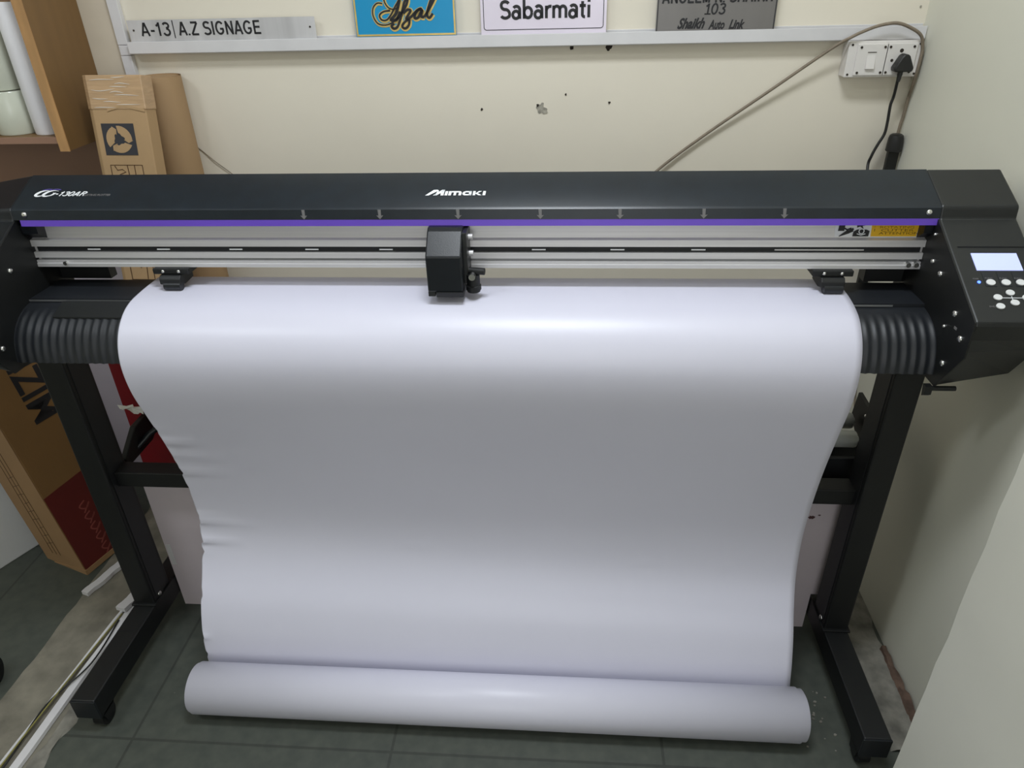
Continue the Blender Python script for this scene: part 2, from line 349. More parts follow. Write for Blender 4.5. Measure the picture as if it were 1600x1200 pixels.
# ------------------------------------------------------------------ the cutting plotter
XA, XB = -1.06, 0.655                                    # inner faces of the two end housings
XOA, XOB = -1.185, 0.785
P = thing('cutting_plotter', 'long black vinyl cutting plotter with purple stripe on a two legged stand', 'plotter', (-0.2, 1.25, 0))
lidp = [(1.388, 1.085), (1.384, 1.158), (1.376, 1.166), (1.289, 1.1262), (1.285, 1.122), (1.2825, 1.104), (1.300, 1.098)]
lid = MB().prism(lidp, XA, XB).build('lid', 'lid', P, smooth=25)
MB().prism([(1.2828, 1.104), (1.2815, 1.092), (1.300, 1.090), (1.300, 1.100)], XA+.012, XB).build('purple_stripe', 'purple', lid)
LIDM = frame((0, 1.2888, 1.1262), (1, 0, 0), (0, 0.0872, 0.0402))   # v runs up the slope of the lid
slope = Vector((0, 0.0872, 0.0402)).length
# maker's name in white on the slope of the lid
def logo(mb, ox, oy, s, m):
    def pg(pts): mb.poly([(ox+x*s, oy+y*s) for x, y in pts], m)
    # measured outline of the seven letters, x 0..108, height 15, small letters 11
    pg([(0,0),(6,0),(21,11.5),(21,15),(14,14.5)])
    pg([(21,15),(21,11),(18.5,4),(15,1.5),(17,0),(19.5,0),(20,4),(24,12)])
    pg([(14,0),(20,0),(34,12.2),(34.5,15),(29,14.5)])
    pg([(29,14.8),(34.5,15),(33,6),(33,0),(27.5,0),(27.5,6),(30,12)])
    pg([(34.5,0),(39.5,0),(40.5,11),(35.8,11)])
    pg([(41,0),(46,0),(47,8.5),(46.5,11),(42,11)]); pg([(50.5,0),(55,0),(55.6,8),(51.2,8)]); pg([(59.5,0),(64.2,0),(65,7.5),(60.2,8)])
    pg([(45,8),(64.9,7.5),(63.8,10),(61,11),(45,11)])
    pg([(70,0),(82,0),(82,3),(72,3),(70.8,4.8),(66.4,5),(67,2)]); pg([(66.4,5),(70.8,4.8),(72,7.8),(82.6,7.8),(82.8,11),(72,11),(68,9)])
    pg([(78,0),(82.5,0),(83,11),(78.4,11)])
    pg([(85,0),(89.5,0),(90,11),(85.6,11)]); pg([(89.3,4.8),(95.5,0),(101,0),(93,6)]); pg([(89.6,4.8),(93,5.4),(101,11),(95.5,11)])
    pg([(102.5,0),(107.5,0),(108.2,11),(103.5,11)])
mb = MB(); logo(mb, -0.2615, 0.030, 0.001045, LIDM); mb.build('maker_lettering', 'white_print', lid)
# model lettering at the left end
mb = MB(); ox, oy = -1.031, 0.031
for dx in (0.0, 0.0155):
    pth = smooth_path([(0.024, 0.0165), (0.0165, 0.0178), (0.0085, 0.0145), (0.0035, 0.008), (0.003, 0.0035), (0.008, 0.0015), (0.0165, 0.004)], 6)
    n = len(pth); ws = [0.0006+0.0048*math.sin(PI*i/(n-1))**2.2 if i < n*0.55 else 0.0006+0.0048*max(0.25, math.sin(PI*i/(n-1))) for i in range(n)]
    mb.stroke([(ox+dx+x*1.25, oy+y) for x, y in pth], ws, LIDM)
mb.stroke([(ox+0.034, oy+0.0035), (ox+0.0385, oy+0.007), (ox+0.0415, oy+0.0105)], [.0025, .0035, .003], LIDM); mb.stroke([(ox+0.0365, oy+0.0105), (ox+0.0425, oy+0.0105)], .0016, LIDM)
mb.stroke([(ox+0.0438, oy+0.0078), (ox+0.0482, oy+0.0078)], 0.0026, LIDM)
grotesque(mb, '130AR', ox+0.0475, oy+0.0022, 0.0125, 0.055, LIDM, .165, shear=.5)
mb.build('model_lettering', 'white_print', lid)
mb = MB()
for dx in (0.0, 0.0155):
    mb.stroke([(ox+dx+x*1.25, oy+y+0.0016) for x, y in smooth_path([(0.0265, 0.0185), (0.0185, 0.020), (0.0095, 0.0168)], 6)], 0.0022, LIDM)
mb.build('violet_swoosh', 'violet_print', lid)
mb = MB(); lettering(mb, 'CUTTING PLOTTER', 0.0078, LIDM @ Matrix.Translation((ox+0.099, oy+0.002, 0)), width=0.056); mb.build('model_caption', 'grey_print', lid)
# seven feed arrows on the front face of the lid
FM = frame((0, 1.2850, 1.122), (1, 0, 0), (0, 0.0025, 0.018))
for x in (-0.487, -0.343, -0.197, -0.046, 0.098, 0.247, 0.388):
    MB().poly([(x-.0035, .0), (x-.0025, -.011), (x-.0065, -.0105), (x, -.0175), (x+.0065, -.0105), (x+.0025, -.011), (x+.0025, .0)], FM @ Matrix.Translation((0, 0, 0.0003))).build('arrow_mark', 'grey_print', lid)
def screw(p, axis, r, parent, h=0.004):
    mb = MB(); mb.lathe([(r*1.1, -0.0005), (r*1.1, h*.3), (r, h*.6), (r*.7, h*.9), (r*.25, h)], p, axis, 14)
    return mb.build('screw', 'steel', parent, smooth=50)
screw((0.635, 1.2838, 1.1145), (0, -1, .14), 0.0048, lid); screw((-1.035, 1.2838, 1.1145), (0, -1, .14), 0.0048, lid)

# aluminium beam with its ledges, grooves and rubber track
beam = MB()
beam.prism([(1.40, 1.084), (1.312, 1.090), (1.309, 1.060), (1.300, 1.058), (1.299, 1.0455), (1.306, 1.0455), (1.306, 1.034), (1.299, 1.034), (1.2985, 1.0225),
            (1.307, 1.022), (1.307, 1.0175), (1.2985, 1.0170), (1.2985, 1.0115), (1.2965, 1.0110), (1.2965, 1.004), (1.40, 1.004)], XA+.003, XB-.003)
beam = beam.build('beam', 'alu', P)
MB().box(XA+.01, XB-.008, 1.3035, 1.3061, 1.0342, 1.0453).build('rubber_track', 'slot', beam)
MB().box(XA+.01, XB-.008, 1.3045, 1.3071, 1.0176, 1.0219).build('groove', 'alu_dark', beam)
for x in (-0.932, -0.789, -0.642, -0.49, -0.344, -0.05, 0.098, 0.248):
    MB().box(x-.013, x+.013, 1.3025, 1.3036, 1.0375, 1.0398).build('track_mark', 'white_print', beam)
MB().box(0.387, 0.547, 1.3025, 1.3036, 1.0375, 1.0398).build('track_mark', 'alu', beam)
for x in (0.628, 0.642):
    MB().cyl((x, 1.290, 1.0135), (x, 1.300, 1.0135), 0.0045, 12).build('bolt', 'steel', beam, smooth=40)
for x in (-0.996, ):
    MB().cyl((x, 1.293, 1.012), (x, 1.300, 1.012), 0.004, 12).build('bolt', 'steel', beam, smooth=40)
# end brackets in the plate recess and behind the beam
for a, b in ((XA+.003, XA+.035), (XB-.018, XB-.003)):
    MB().prism([(1.288, 1.092), (1.288, 1.075), (1.3095, 1.060), (1.312, 1.092)], a, b).build('end_bracket', 'black', beam)
# warning label
LBL = frame((0, 1.31185, 1.0885), (1, 0, 0), (0, 0.003, 0.030))
LB = LBL @ Matrix.Translation((0, 0, 0.0006))
MB().poly([(0.492, -.027), (0.636, -.027), (0.6385, -.0002), (0.4895, -.0002)], LBL).build('label_base', 'white_print', beam)
lab = MB().poly([(0.5555, -.0262), (0.6355, -.0262), (0.6378, -.001), (0.5545, -.001)], LB).build('warning_label', 'yellow', beam)
mb = MB(); LI = LB @ Matrix.Translation((0, 0, 0.0007))
mb.poly([(0.496, -.016), (0.507, -.016), (0.5075, -.003), (0.497, -.003)], LI)
mb.stroke([(0.507, -.011), (0.512, -.014), (0.519, -.011)], 0.003, LI); mb.stroke([(0.514, -.018), (0.523, -.012)], 0.004, LI); mb.stroke([(0.499, -.026), (0.513, -.018), (0.523, -.016)], [.001, .007, .002], LI)
mb.poly([(0.523, -.026), (0.551, -.026), (0.552, -.016), (0.546, -.0135), (0.530, -.0135), (0.524, -.017)], LI)
mb.poly([(0.528, -.002), (0.543, -.006), (0.538, -.007), (0.541, -.013), (0.534, -.008), (0.529, -.010)], LI)
mb.build('pictogram', 'ink', beam)
mb = MB(); L2 = LI @ Matrix.Translation((0, 0, 0.0007))
mb.stroke([(0.5375+.0045*math.cos(t*PI/6), -.0165+.0045*math.sin(t*PI/6)) for t in range(13)], 0.0016, L2); mb.stroke([(0.530, -.021), (0.5375, -.0235), (0.545, -.021)], 0.0015, L2)
mb.build('pictogram_ring', 'white_print', beam)
mb = MB(); random.seed(3)
for k, yy in enumerate((-.006, -.0115, -.017, -.0225)):
    lettering(mb, ('!  WARNING', '!  ROTATING', '!  CUTTER', '   ATTENTION')[k], 0.0062, LB @ Matrix.Translation((0.5585, yy, 0)), width=0.070)
mb.build('label_text', 'brown_ink', beam)

# platen with a ribbed front
ptop = [(1.345, .94), (1.345, .957), (1.245, .957)]
def arc_y(t): return t
cover = [(1.245, .957), (1.243, .951), (1.222, .9475), (1.199, .937), (1.179, .921), (1.166, .902), (1.158, .881), (1.155, .862), (1.158, .858), (1.20, .862), (1.25, .90), (1.25, .94)]
MB().prism(ptop+[(1.245, .94)], XA, XB).build('platen', 'platen', P, smooth=30)
prof_f = [(1.2435, .951), (1.222, .9475), (1.199, .937), (1.179, .921), (1.166, .902), (1.158, .881), (1.155, .862)]
mb = MB(); cols = []
x = XA
N = 900
for i in range(N+1):
    x = XA+(XB-XA)*i/N; ph = (x*1000/16.5) % 1.0
    h = 0.0024*max(0, 1-abs(ph-0.5)*2.4)
    row = []
    for k, (y, z) in enumerate(smooth_path(prof_f, 3)):
        f = 0 if k < 3 else min(1, (k-3)/3)
        a = math.atan2(z-.86, 1.245-y)
        row.append(mb.bm.verts.new((x, y-h*f*math.cos(a), z+h*f*math.sin(a))))
    row.append(mb.bm.verts.new((x, 1.20, .862)))
    cols.append(row)
for a, b in zip(cols, cols[1:]):
    for i in range(len(a)-1): mb.bm.faces.new((a[i], a[i+1], b[i+1], b[i]))
mb.build('ribbed_apron', 'platen', P, smooth=55)
MB().box(XA, XB-.06, 1.2405, 1.2415, .9530, .9566).build('platen_trim', 'alu_dark', P)
# flat inset plate at the left of the platen and the seam of the apron
MB().prism([(1.236, .9535), (1.236, .9555), (1.196, .9405), (1.196, .9375)], -0.985, -0.79).build('platen_inset', 'panel', P)
MB().prism([(1.2145, .9465), (1.2145, .9475), (1.2105, .9455), (1.2105, .9445)], -0.84, -0.836).build('platen_slot', 'slot', P)

# pinch rollers that hold the vinyl down
for xc in (0.496, -0.778):
    pr = MB().box(xc-.037, xc+.037, 1.287, 1.330, .992, 1.0035).build('pinch_roller_bracket', 'black_matte', P, bevel=.002)
    MB().prism([(1.282, .992), (1.276, .985), (1.276, .975), (1.295, .970), (1.33, .972), (1.33, .992)], xc-.022, xc+.021).build('pinch_body', 'black_matte', pr, bevel=.0015)
    MB().cyl((xc-.015, 1.2815, .9708), (xc+.019, 1.2815, .9708), .0092, 24).build('roller', 'black', pr, smooth=40)
    for dx in (-.016, .016): screw((xc+dx, 1.2875, .998), (0, -1, 0), .0032, pr, .002)

# cutting carriage
car = MB().prism([(1.225, .984), (1.224, 1.0525), (1.262, 1.088), (1.272, 1.093), (1.306, 1.093), (1.306, 1.05), (1.290, 1.045), (1.290, .984)], -0.2535, -0.188,
     [(1.225, .984), (1.224, 1.0525), (1.262, 1.088), (1.272, 1.093), (1.306, 1.093), (1.306, 1.05), (1.290, 1.045), (1.290, .984)]).build('carriage', 'black', P, bevel=.0025)
MB().prism([(1.223, .984), (1.228, .972), (1.285, .972), (1.288, .984)], -0.2385, -0.1875).build('carriage_foot', 'black_matte', car, bevel=.001)
MB().box(-0.2535, -0.240, 1.226, 1.288, .9745, .985).build('carriage_shoe', 'panel', car, bevel=.001)
MB().box(-0.1885, -0.180, 1.252, 1.306, .990, 1.088).build('carriage_side', 'panel', car, bevel=.0015)
MB().cyl((-0.1715, 1.255, .974), (-0.1715, 1.255, 1.008), .0125, 20).lathe([(.0145, 0), (.0145, .008), (.012, .010)], (-0.1715, 1.255, .978), (0, 0, 1)).build('blade_holder', 'black_matte', car, smooth=40)
MB().cyl((-0.178, 1.255, 1.015), (-0.149, 1.25, 1.015), .0065, 16).build('knob', 'black_matte', car, smooth=40)
MB().cyl((-0.171, 1.245, 1.010), (-0.171, 1.232, 1.010), .0062, 14).build('thumb_screw', 'steel', car, smooth=40)
for z in (1.072, 1.04): MB().cyl((-0.181, 1.28, z), (-0.172, 1.28, z), .0055, 14).build('side_roller', 'alu', car, smooth=40)

# end housings
hp = [(1.388, 1.085), (1.384, 1.158), (1.376, 1.166), (1.289, 1.1262), (1.285, 1.122), (1.283, 1.103), (1.085, .9975), (1.083, .990), (1.090, .962), (1.098, .935), (1.142, .846), (1.388, .846)]
hq = [(1.388, 1.085), (1.384, 1.158), (1.376, 1.166), (1.289, 1.1262), (1.285, 1.122), (1.283, 1.103), (1.085, .9975), (1.083, .990), (1.090, .962), (1.112, .935), (1.160, .862), (1.388, .862)]
H = MB().prism(hp, XB+.0005, XOB, hq).build('control_housing', 'panel', P, bevel=.003)
ip = [(1.380, 1.09), (1.2815, 1.1025), (1.082, .9965), (1.080, .934), (1.139, .846), (1.388, .846)]
MB().prism(ip, XB-.0025, XB+.0004).build('side_plate', 'black_matte', H)
for y, z in ((1.223, 1.024), (1.143, .985), (1.107, .956), (1.135, .895), (1.258, 1.034)):
    screw((XB-.0025, y, z), (-1, 0, 0), .0052 if y < 1.25 else .0042, H)
screw((XB-.0025, 1.274, 1.078), (-1, 0, 0), .0025, H)
screw((XB-.0025, 1.162, .953), (-1, 0, 0), .0028, H)
MB().box(XB-.0035, XB-.0025, 1.125, 1.133, .963, .967).build('slot_mark', 'grey_print', H)
MB().box(XB-.075, XB-.003, 1.352, 1.375, .957, 1.0).build('rear_bracket', 'black_matte', H)
MB().cyl((XB-.012, 1.142, .8405), (0.692, 1.142, .8405), .0045, 12).prism([(1.137, .846), (1.137, .830), (1.145, .824), (1.15, .846)], XB-.016, XB-.004).build('lever', 'black_matte', H, smooth=40)
# control panel
PM = frame((0, 1.085, .9975), (1, 0, 0), (0, .198, .1055))      # v = distance up the panel
def pv(y): return (y-1.085)/.198*Vector((0, .198, .1055)).length
scr = MB().poly([(.6855, pv(1.179)), (.759, pv(1.179)), (.759, pv(1.212)), (.6855, pv(1.212))], PM, .0012).build('screen', 'screen', H)
MB().box(.668, XOB, 1.2238, 1.2254, 1.0695, 1.0735).build('panel_seam', 'slot', H)
def key(x, y, r=.0072, sy=.86):
    v = pv(y); pts = [(x+r*math.cos(2*PI*i/20), v+r*sy*math.sin(2*PI*i/20)) for i in range(20)]
    MB().poly(pts, PM, .0025).build('button', 'key', H, bevel=.0006)
for x in (.700, .724, .747): key(x, 1.156)
for x in (.6995, .7235, .7475): MB().poly([(x-.0085, pv(1.149)), (x+.0085, pv(1.149)), (x+.0085, pv(1.1755)), (x-.0085, pv(1.1755))], PM, .0006).build('key_tab', 'platen', H)
for x, y in ((.724, 1.137), (.702, 1.1285), (.7255, 1.119), (.7465, 1.128), (.701, 1.1125)): key(x, y, .0068)
MB().stroke([(.709, pv(1.128)), (.740, pv(1.128))], .0011, PM, .0007).stroke([(.7245, pv(1.131)), (.7245, pv(1.125))], .0011, PM, .0007).build('key_lines', 'white_print', H)
for x in (.693, .716, .739):
    mb = MB(); lettering(mb, 'FUNC', .0042, PM @ Matrix.Translation((x, pv(1.1625), 0.0006)), width=.012); mb.build('key_caption', 'grey_print', H)
mb = MB(); lettering(mb, 'END', .0045, PM @ Matrix.Translation((.684, pv(1.111), 0)), width=.009); mb.build('key_caption', 'grey_print', H)
mb = MB(); lettering(mb, 'POWER', .004, PM @ Matrix.Translation((.674, pv(1.162), 0)), width=.009); mb.build('key_caption', 'grey_print', H)
MB().poly([(.682+.0026*math.cos(i*PI/8), pv(1.157)+.0026*math.sin(i*PI/8)) for i in range(16)], PM, .001).build('indicator_light', 'led', H)
# left housing
hl = [(1.388, 1.085), (1.372, 1.140), (1.362, 1.148), (1.289, 1.118), (1.285, 1.114), (1.283, 1.100), (1.085, .9975), (1.083, .990), (1.090, .962), (1.112, .935), (1.160, .862), (1.388, .862)]
HL = MB().prism(hl, XOA, XA-.0005, hp).build('left_housing', 'black', P, bevel=.003)
MB().prism(ip, XA-.0004, XA+.0025).build('side_plate', 'black_matte', HL)
for y, z in ((1.134, .903), (1.143, .985), (1.223, 1.024)): screw((XA+.0025, y, z), (1, 0, 0), .005, HL)
MB().box(XA+.003, XA+.11, 1.352, 1.375, .957, 1.0).build('rear_bracket', 'black_matte', HL)

# stand
def stand_side(x0, x1, s):
    leg = MB().box(x0, x1, 1.235, 1.312, .108, .865).build('leg', 'black_matte', P, bevel=.004)
    xi = x1 if s > 0 else x0
    MB().box(min(xi, xi+s*.0015), max(xi, xi+s*.0015), 1.247, 1.300, .13, .85).build('leg_channel', 'slot', leg)
    MB().box(x0-.004, x1+.004, 1.228, 1.322, .108, .114).build('base_plate', 'black_matte', leg, bevel=.001)
    screw((xi, 1.262, .122), (s, 0, 0), .006, leg)
    foot = MB().box(x0, x1, .955, 1.49, .048, .108).build('foot', 'black_matte', P, bevel=.003)
    for y in (.985, 1.458):
        xc = (x0+x1)/2+s*.008
        c = MB().cyl((xc-.012, y, .0245), (xc+.012, y, .0245), .0245, 24).build('caster', 'black_matte', P, smooth=40)
        MB().prism([(y-.02, .049), (y-.014, .02), (y+.014, .02), (y+.02, .049)], xc-.018, xc-.0135).prism([(y-.02, .049), (y-.014, .02), (y+.014, .02), (y+.02, .049)], xc+.0135, xc+.018).box(xc-.018, xc+.018, y-.02, y+.02, .044, .049).build('caster_fork', 'black_matte', c)
    MB().box(x0-.001, x1+.001, .952, .957, .050, .106).build('end_cap', 'black', foot, bevel=.001)
    for y in (1.15,): MB().box(min(x0,x1), x1, y-.0003, y+.0003, .1081, .1083).build('foot_seam', 'slot', foot)
stand_side(-1.092, -1.036, 1)
stand_side(.632, .688, -1)
MB().box(-1.036, .632, 1.262, 1.306, .472, .512).build('crossbar', 'black_matte', P, bevel=.002)
# roll feeder at the back of the stand
for y, z, a, b in ((1.40, .552, -.98, .672), (1.50, .537, -.90, .70)):
    r = MB().lathe([(.008, 0), (.008, .006), (.0185, .006), (.0195, .010), (.0195, b-a-.010), (.0185, b-a-.006), (.008, b-a-.006), (.008, b-a)], (a, y, z), (1, 0, 0), 24).build('feed_roller', 'roller', P, smooth=35)
for xa, xb in ((.690, .700), (-1.062, -1.048)):
    xo = .0 if xa > 0 else 0
    br = MB().prism(([(1.30, .475), (1.30, .51), (1.375, .59), (1.53, .60), (1.54, .53), (1.45, .475)] if xa > 0 else [(1.33, .475), (1.33, .50), (1.40, .548), (1.485, .548), (1.495, .50), (1.45, .475)]), xa+.018 if xa > 0 else xa, xb+.018 if xa > 0 else xb).build('feeder_bracket', 'black_matte', P, bevel=.002)
MB().box(.30, .70, 1.43, 1.44, .395, .53).build('feeder_guard', 'slot', P, bevel=.002)
MB().box(.30, .675, 1.352, 1.362, .395, .532).build('feeder_tray', 'slot', P, bevel=.002)
MB().box(.55, .62, 1.346, 1.352, .468, .476).build('feeder_arm', 'black', P, bevel=.002)
MB().tube([(.655, 1.33, .53), (.668, 1.36, .50), (.68, 1.39, .46)], .005).build('feeder_spring', 'alu_dark', P, smooth=60)
MB().tube([(-1.075, 1.36, .47), (-1.03, 1.42, .515), (-1.00, 1.45, .53)], .008).build('feeder_arm', 'black', P, smooth=60)
for k, (y, z) in enumerate(((1.435, .585), (1.45, .578), (1.462, .575))): screw((.7075, y, z), (-1, 0, 0), .004, P)

# ------------------------------------------------------------------ the vinyl web and its roll
V = thing('vinyl_roll', 'wide white vinyl sheet hanging from the plotter into a loose roll on the floor', 'vinyl roll', (-0.16, 1.04, 0))
Lp = [(1.40, .90), (1.375, .945), (1.352, .9605), (1.32, .9618), (1.27, .961), (1.228, .957), (1.196, .945), (1.168, .922), (1.150, .890), (1.1435, .850), (1.150, .795), (1.172, .725), (1.199, .640), (1.220, .555), (1.232, .470), (1.230, .405), (1.214, .350), (1.180, .285), (1.140, .225), (1.113, .165), (1.102, .115), (1.099, .075), (1.098, .058)]
Rp = [(1.40, .90), (1.375, .945), (1.352, .9605), (1.32, .9618), (1.27, .961), (1.228, .955), (1.196, .943), (1.168, .918), (1.151, .885), (1.1445, .845), (1.150, .790), (1.170, .715), (1.194, .620), (1.210, .530), (1.219, .440), (1.217, .370), (1.204, .300), (1.176, .235), (1.145, .180), (1.120, .125), (1.108, .090), (1.101, .070), (1.0985, .058)]
L = smooth_path(Lp, 7); R = smooth_path(Rp, 7)
XS0, XS1 = -0.843, 0.525
wr = [(.655, .10, .0055), (.61, .14, .006), (.575, .07, .004), (.555, .16, .006), (.50, .06, .003), (.42, .10, .0045), (.405, .17, .005), (.36, .12, .006), (.33, .07, .005), (.245, .05, .003), (.15, .03, .003), (.10, .03, .003), (.69, .05, .003)]
fx = sorted(set([i/110 for i in range(111)] + [i/600 for i in range(0, 100)]))
mb = MB(); grid = []
for i, f in enumerate(fx):
    row = []
    for k, (a, b) in enumerate(zip(L, R)):
        y = a[0]+(b[0]-a[0])*f; z = a[1]+(b[1]-a[1])*f
        x = XS0+(XS1-XS0)*f
        d = f*(XS1-XS0)
        for (zw, ln, am) in wr:
            g = math.exp(-((z-zw+d*0.05)/.0065)**2)*max(0, 1-d/ln)**1.4*1.7
            y -= am*g*(0.6+0.4*math.sin(zw*300)); x += am*.9*g*max(0, 1-d/.03)
        if z < .75: y += .004*noise.noise((x*2.2, z*2.6, .3))*min(1, (.75-z)*5)*min(1, max(0, (z-.06)*8))
        for (xc, zc, hw) in ((-.345, .355, .055), (-.2, .352, .012), (.185, .33, .035), (.36, .325, .02), (-.48, .36, .012)):
            if abs(x-xc) < hw: y -= .0014*math.exp(-((z-zc)/.004)**2)*(1-((x-xc)/hw)**2)
        row.append(mb.bm.verts.new((x, y, z)))
    grid.append(row)
for a, b in zip(grid, grid[1:]):
    for i in range(len(a)-1): mb.bm.faces.new((a[i], b[i], b[i+1], a[i+1]))
sheet = mb.build('sheet', 'paper', V, smooth=80)
so = sheet.modifiers.new('thickness', 'SOLIDIFY'); so.thickness = .0006; so.offset = 0
# loosely wound roll: a spiral that goes on from the sheet
mb = MB(); rows = []
NT = 4; seg = 48
for i in range(NT*seg+1):
    t = 2*PI*i/seg; r = .0595 - .0032*i/seg
    yc, zc = 1.0385, .0597
    y = yc+r*math.cos(t)*1.0; z = zc - r*math.sin(t)
    ex = .004*i/seg + (.022 if i > seg*1.02 else 0)
    rows.append((y, max(z, .0004), ex))
va = [mb.bm.verts.new((XS0+.001-e*.25, y, z)) for y, z, e in rows]; vb = [mb.bm.verts.new((XS1-.001+e*.45, y, z)) for y, z, e in rows]
for i in range(len(rows)-1): mb.bm.faces.new((va[i], vb[i], vb[i+1], va[i+1]))
roll = mb.build('roll', 'paper', V, smooth=80)
so = roll.modifiers.new('thickness', 'SOLIDIFY'); so.thickness = .0006; so.offset = 0

# ------------------------------------------------------------------ the ledge on the back wall and its sign plates
mb = MB().prism([(YW, 1.335), (YW-.026, 1.3345), (YW-.028, 1.3365), (YW-.028, 1.3625), (YW-.0255, 1.3625), (YW-.0255, 1.340), (YW-.002, 1.340), (YW-.002, 1.366), (YW, 1.366)], -1.083, .814)
tag(mb.build('wall_ledge', 'trunking', bevel=.0006), 'long white plastic ledge fixed across the back wall', 'ledge')
vt = thing('cable_trunking', 'white vertical cable trunking on the back wall beside the shelf', 'trunking', (-1.095, YW, 1.0))
MB().box(-1.114, -1.088, YW-.016, YW, 1.3555, 2.79).build('trunking_length', 'trunking', vt, bevel=.001)
MB().box(-1.113, -1.087, YW-.017, YW, 1.332, 1.3545).build('joint_cover', 'trunking', vt, bevel=.001)
MB().box(-1.114, -1.088, YW-.016, YW, .02, 1.331).build('trunking_length', 'trunking', vt, bevel=.001)
def sign(name, label, x0, x1, z0, z1, material, th=.004, lean=.10, y=1.8835):
    t = thing(name, label, 'sign', ((x0+x1)/2, y, z0), 'sign plates on the wall ledge')
    fr = frame((0, y, z0), (1, 0, 0), (0, lean*.12, 1))
    MB().poly([(x0, 0), (x1, 0), (x1, z1-z0), (x0, z1-z0)], fr @ Matrix.Translation((0, 0, -th)), th).build('plate', material, t)
    return t, fr
t, fr = sign('name_plate', 'long narrow brushed steel plate lettered A-13 at the left end of the ledge', -1.073, -.606, 1.342, 1.4095, 'sign_steel', .003)
mb = MB(); grotesque(mb, 'A-13', -1.042, .0325, .0295, .076, fr, .155)
mb.stroke([(-.9585, .027), (-.9585, .066)], .0022, fr); grotesque(mb, 'A.Z SIGNAGE', -.9465, .0325, .0295, .207, fr, .155); mb.build('lettering', 'ink', t)
for x in (-1.060, -.619): MB().cyl(fr @ Vector((x, .0455, -.001)), fr @ Vector((x, .0455, .0012)), .0023, 10).build('fixing_hole', 'hole', t)

t, fr = sign('name_plate', 'bright blue gloss sign plate with gold edged script name', -.508, -.266, 1.342, 1.51, 'sign_blue', .005)
for q in ([(-.5065, .022), (-.5065, .168), (-.5025, .168), (-.5025, .026), (-.2705, .026), (-.2705, .168), (-.2665, .168), (-.2665, .022)],): MB().poly(q, fr, .0008).build('gold_border', 'sign_gold', t)
S = .000132                                             # script pen strokes traced in a 1600 wide grid
def sp(pts): return [(-.5065+.0095+(x-120)*.0001745, .026+(465-y)*.000178) for x, y in pts]
script = [
 ([(560,185),(470,195),(410,235),(430,290),(500,295),(570,230),(640,130),(700,60)], .0045),
 ([(700,60),(670,150),(630,230),(560,295),(640,290),(700,200)], .008),
 ([(690,70),(720,20),(690,-30),(600,-50),(520,-20),(490,60),(530,140),(600,170),(680,150)], .0035),
 ([(460,100),(390,95),(330,150),(320,240),(370,330),(460,355),(560,335),(650,280)], .0035),
 ([(650,280),(720,210),(790,120),(810,60),(770,80),(730,180),(690,290),(640,380),(590,400),(560,370),(600,340)], .0065),
 ([(740,220),(800,180),(840,190),(800,245),(770,285),(810,300),(800,360),(750,400),(710,380),(740,330),(860,250)], .0065),
 ([(860,250),(930,190),(990,175),(950,180),(900,230),(890,280),(940,270),(1000,180),(980,260),(1020,270)], .0068),
 ([(1020,270),(1090,180),(1160,80),(1180,30),(1140,50),(1090,150),(1060,240),(1090,280),(1140,230)], .0068)]
mg = MB(); mk = MB()
for pts, wd in script:
    c = smooth_path(sp(pts), 6)
    mg.stroke([(x+.0008, y-.0012) for x, y in c], wd+.0042, fr, .0008)
    mk.stroke(c, wd*.85, fr @ Matrix.Translation((0, 0, .0009)), .0008)
mg.build('script_edge', 'sign_gold', t); mk.build('script_lettering', 'ink', t)

t, fr = sign('name_plate', 'pearl white sign plate with black rounded outline in the middle of the ledge', -.206, .088, 1.343, 1.53, 'sign_lilac', .004)
mb = MB(); grotesque(mb, 'Sabarmati', -.160, .0515, .0385, .213, fr, .175)
x0, x1, y0, y1, r = -.199, .081, .029, .178, .006
pts = []
for cx, cy, a0 in ((x1-r, y0+r, -90), (x1-r, y1-r, 0), (x0+r, y1-r, 90), (x0+r, y0+r, 180)):
    pts += [(cx+r*math.cos(math.radians(a0+k*18)), cy+r*math.sin(math.radians(a0+k*18))) for k in range(6)]
pts.append(pts[0])
mb.stroke(pts, .0016, fr); lettering(mb, 'j', .058, fr @ Matrix.Translation((.036, .105, 0)), bold=.001); mb.build('lettering', 'ink', t)

t, fr = sign('name_plate', 'dark grey steel sign plate with black numerals 103', .203, .474, 1.3405, 1.50, 'sign_grey', .003, y=1.8838)
mb = MB()
grotesque(mb, 'ANGEEM N. SHAIKH', .214, .0785, .026, .250, fr, .17)
grotesque(mb, '103', .311, .0545, .0225, .048, fr, .17, shear=.1)
for xa in (.312,): mb.stroke([(xa, .0555), (xa+.014, .0555)], .003, fr)
lettering(mb, 'Shaikh', .030, fr @ Matrix.Translation((.252, .0265, 0)), width=.063, bold=.0012, shear=.45)
lettering(mb, 'Auto', .026, fr @ Matrix.Translation((.325, .0245, 0)), width=.037, bold=.001, shear=.3)
lettering(mb, 'Link', .026, fr @ Matrix.Translation((.370, .0245, 0)), width=.036, bold=.001, shear=.4)
mb.build('lettering', 'ink', t)
for x in (.2055, .4715): MB().stroke([(x, .0), (x, .158)], .002, fr).build('border_line', 'ink', t)

